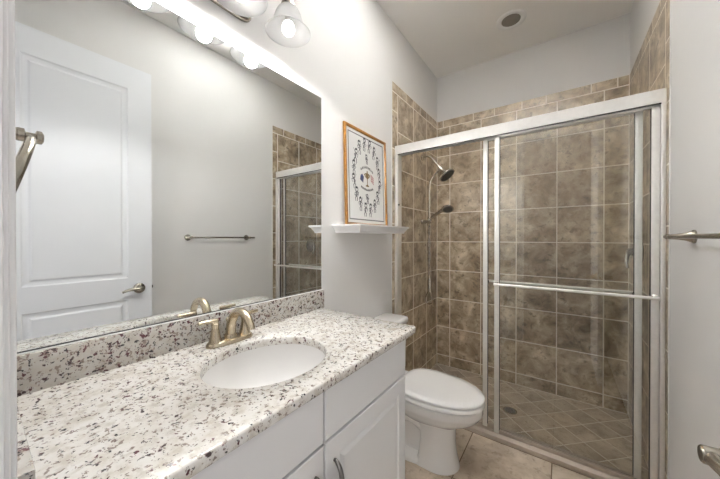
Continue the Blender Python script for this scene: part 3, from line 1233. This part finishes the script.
# ------------------------------------------------------------------ towel bar on the right wall
tbz, tbx = 1.336, 1.452
tw = thing('towel_bar', 'long brushed nickel towel bar on the right white wall', 'towel bar', (W, 1.37, tbz))
b = NB(); tube(b, [(tbx, 1.042, tbz), (tbx, 1.046, tbz), (tbx, 1.694, tbz), (tbx, 1.698, tbz)], [.0065, .0082, .0082, .0065], 16)
obj('bar', b, M['nickel'], tw)
for y in (1.095, 1.645):
    b = NB(); lathe(b, [(.0265, .0), (.0265, .005), (.022, .010), (.016, .026), (.0115, .052), (.0105, .066), (.0105, .078), (.004, .080)], (W, y, tbz), (-1, 0, 0), 24)
    obj('post', b, M['nickel'], tw)

# ------------------------------------------------------------------ towel ring on the doorway wall
rg = thing('towel_ring', 'brushed nickel towel ring on a post at the far left edge', 'towel ring', (.355, YN, 1.50))
b = NB(); lathe(b, [(.026, 0), (.026, .005), (.020, .009), (.0125, .022), (.0105, .036), (.0112, .0365), (.0112, .044), (.006, .0455), (.006, .056), (.0112, .058), (.0112, .064), (.007, .0665)], (.352, YN, 1.507), (0, 1, 0), 24)
obj('post', b, M['nickel'], rg)
b = NB()
R_ = .062
ctr = Vector((.352, YN + .051, 1.500))
dn = Vector((0, -.2535, -.967))
pts = [ctr + dn * (R_ - R_ * math.cos(2 * PI * i / 48)) + Vector((1, 0, 0)) * R_ * math.sin(2 * PI * i / 48) for i in range(48)]
tube(b, pts, .0066, 14, True)
obj('ring', b, M['nickel'], rg)

# ------------------------------------------------------------------ open door on the right
PX0, PX1, DY0, DY1 = 1.362, 1.397, .032, .784
b = NB()


def door_face(bm, x, dirx):
    """frame with two moulded panels on the face at x"""
    PY_0, PY_1 = DY0 + .134, DY1 - .138
    rects = ((.190, .902), (1.052, 2.372))
    def quad(y0, y1, z0, z1):
        bm.faces.new([bm.verts.new((x, y, z)) for y, z in ((y0, z0), (y1, z0), (y1, z1), (y0, z1))])
    quad(DY0, PY_0, .012, 2.53); quad(PY_1, DY1, .012, 2.53)
    quad(PY_0, PY_1, .012, rects[0][0]); quad(PY_0, PY_1, rects[0][1], rects[1][0]); quad(PY_0, PY_1, rects[1][1], 2.53)
    for z0, z1 in rects:
        seq = []
        for ins, dep in ((0, 0), (.003, .003), (.008, .0065), (.018, .0085), (.026, .0085), (.030, .0075), (.038, .0015), (.043, .0005)):
            seq.append([bm.verts.new((x - dirx * dep, y, z)) for y, z in ((PY_0 + ins, z0 + ins), (PY_1 - ins, z0 + ins), (PY_1 - ins, z1 - ins), (PY_0 + ins, z1 - ins))])
        for A, B in zip(seq, seq[1:]):
            for i in range(4):
                j = (i + 1) % 4
                bm.faces.new((A[i], A[j], B[j], B[i]))
        bm.faces.new(seq[-1])


door_face(b, PX0, -1)
door_face(b, PX1, 1)
for (ya, yb, za, zb) in ((DY0, DY0, .012, 2.53), (DY1, DY1, .012, 2.53)):
    b.faces.new([b.verts.new(p) for p in ((PX0, ya, za), (PX1, ya, za), (PX1, ya, zb), (PX0, ya, zb))])
for z in (.012, 2.53):
    b.faces.new([b.verts.new(p) for p in ((PX0, DY0, z), (PX1, DY0, z), (PX1, DY1, z), (PX0, DY1, z))])
bmesh.ops.remove_doubles(b, verts=b.verts, dist=1e-5)
door = struct('door_1', b, M['doorw'])
door['label'] = 'white two panel door standing open at the right wall'
HY, HZ = .707, .974
for x, sd in ((PX0, -1), (PX1, 1)):
    b = NB()
    lathe(b, [(.036, 0), (.036, .004), (.031, .010), (.023, .015), (.018, .030), (.0145, .052)], (x, HY, HZ), (sd, 0, 0), 26)
    lathe(b, [(.0125, .046), (.0150, .050), (.0140, .072), (.0120, .0745), (.001, .0748)], (x, HY - .002, HZ), (sd, 0, 0), 22)
    xl = x + sd * .062
    pts = spline([(xl, HY, HZ), (xl, HY - .02, HZ + .001), (xl - sd * .003, HY - .05, HZ + .003), (xl - sd * .007, HY - .085, HZ - .002), (xl - sd * .007, HY - .108, HZ - .012)], 6)
    n = len(pts)
    tube(b, pts, [.0125 - .0055 * i / (n - 1) for i in range(n)], 14)
    obj('door_lever', b, M['nickel'], door)
b = NB(); box(b, PX0 + .010, PX1 - .010, DY1, DY1 + .010, HZ - .010, HZ + .010, .002)
obj('latch', b, M['nickel'], door)
for z in (.25, 1.25, 2.25):
    b = NB(); tube(b, [(PX1 + .004, YN + .015, z - .045), (PX1 + .004, YN + .015, z + .045)], .0055, 12)
    obj('hinge', b, M['nickel'], door)

# ------------------------------------------------------------------ recessed ceiling light over the shower
rl = thing('recessed_light', 'round recessed light with grey lens in the ceiling over the shower', 'ceiling light', (.768, 2.507, HC))
b = NB(); lathe(b, [(.108, .0003), (.108, .003), (.100, .007), (.075, .008), (.068, .004), (.067, .0003)], (.768, 2.507, HC), (0, 0, -1), 44, False)
obj('trim_ring', b, M['trimw'], rl)
b = NB(); lathe(b, [(.067, .0003), (.067, .004), (.001, .0045)], (.768, 2.507, HC), (0, 0, -1), 40)
obj('lens', b, M['lens'], rl)

# added fill uplight, out of view: a bowl brightening the room off the ceiling
CLX, CLY, CLZ = .78, 1.28, 2.86
cl = thing('fill_uplight', 'added fill uplight, a nickel bowl out of view close under the ceiling', 'ceiling light', (CLX, CLY, HC))
b = NB(); lathe(b, [(.07, -.0003), (.07, -.012), (.05, -.022), (.008, -.026), (.008, CLZ - HC + .02), (.001, CLZ - HC + .02)], (CLX, CLY, HC), (0, 0, 1), 32)
obj('stem', b, M['nickel'], cl)
b = NB(); lathe(b, [(.001, 0), (.06, .002), (.13, .022), (.175, .055), (.19, .085), (.186, .085), (.171, .058), (.127, .027), (.06, .008), (.001, .006)], (CLX, CLY, CLZ), (0, 0, 1), 44)
obj('bowl', b, M['nickel'], cl)
b = NB(); lathe(b, [(.092, .020), (.092, .024), (.001, .026)], (CLX, CLY, CLZ), (0, 0, 1), 40)
obj('fill_disc', b, M['fill_lamp'], cl)

for r in ROOTS:
    if '_b' in r:
        del r['_b']
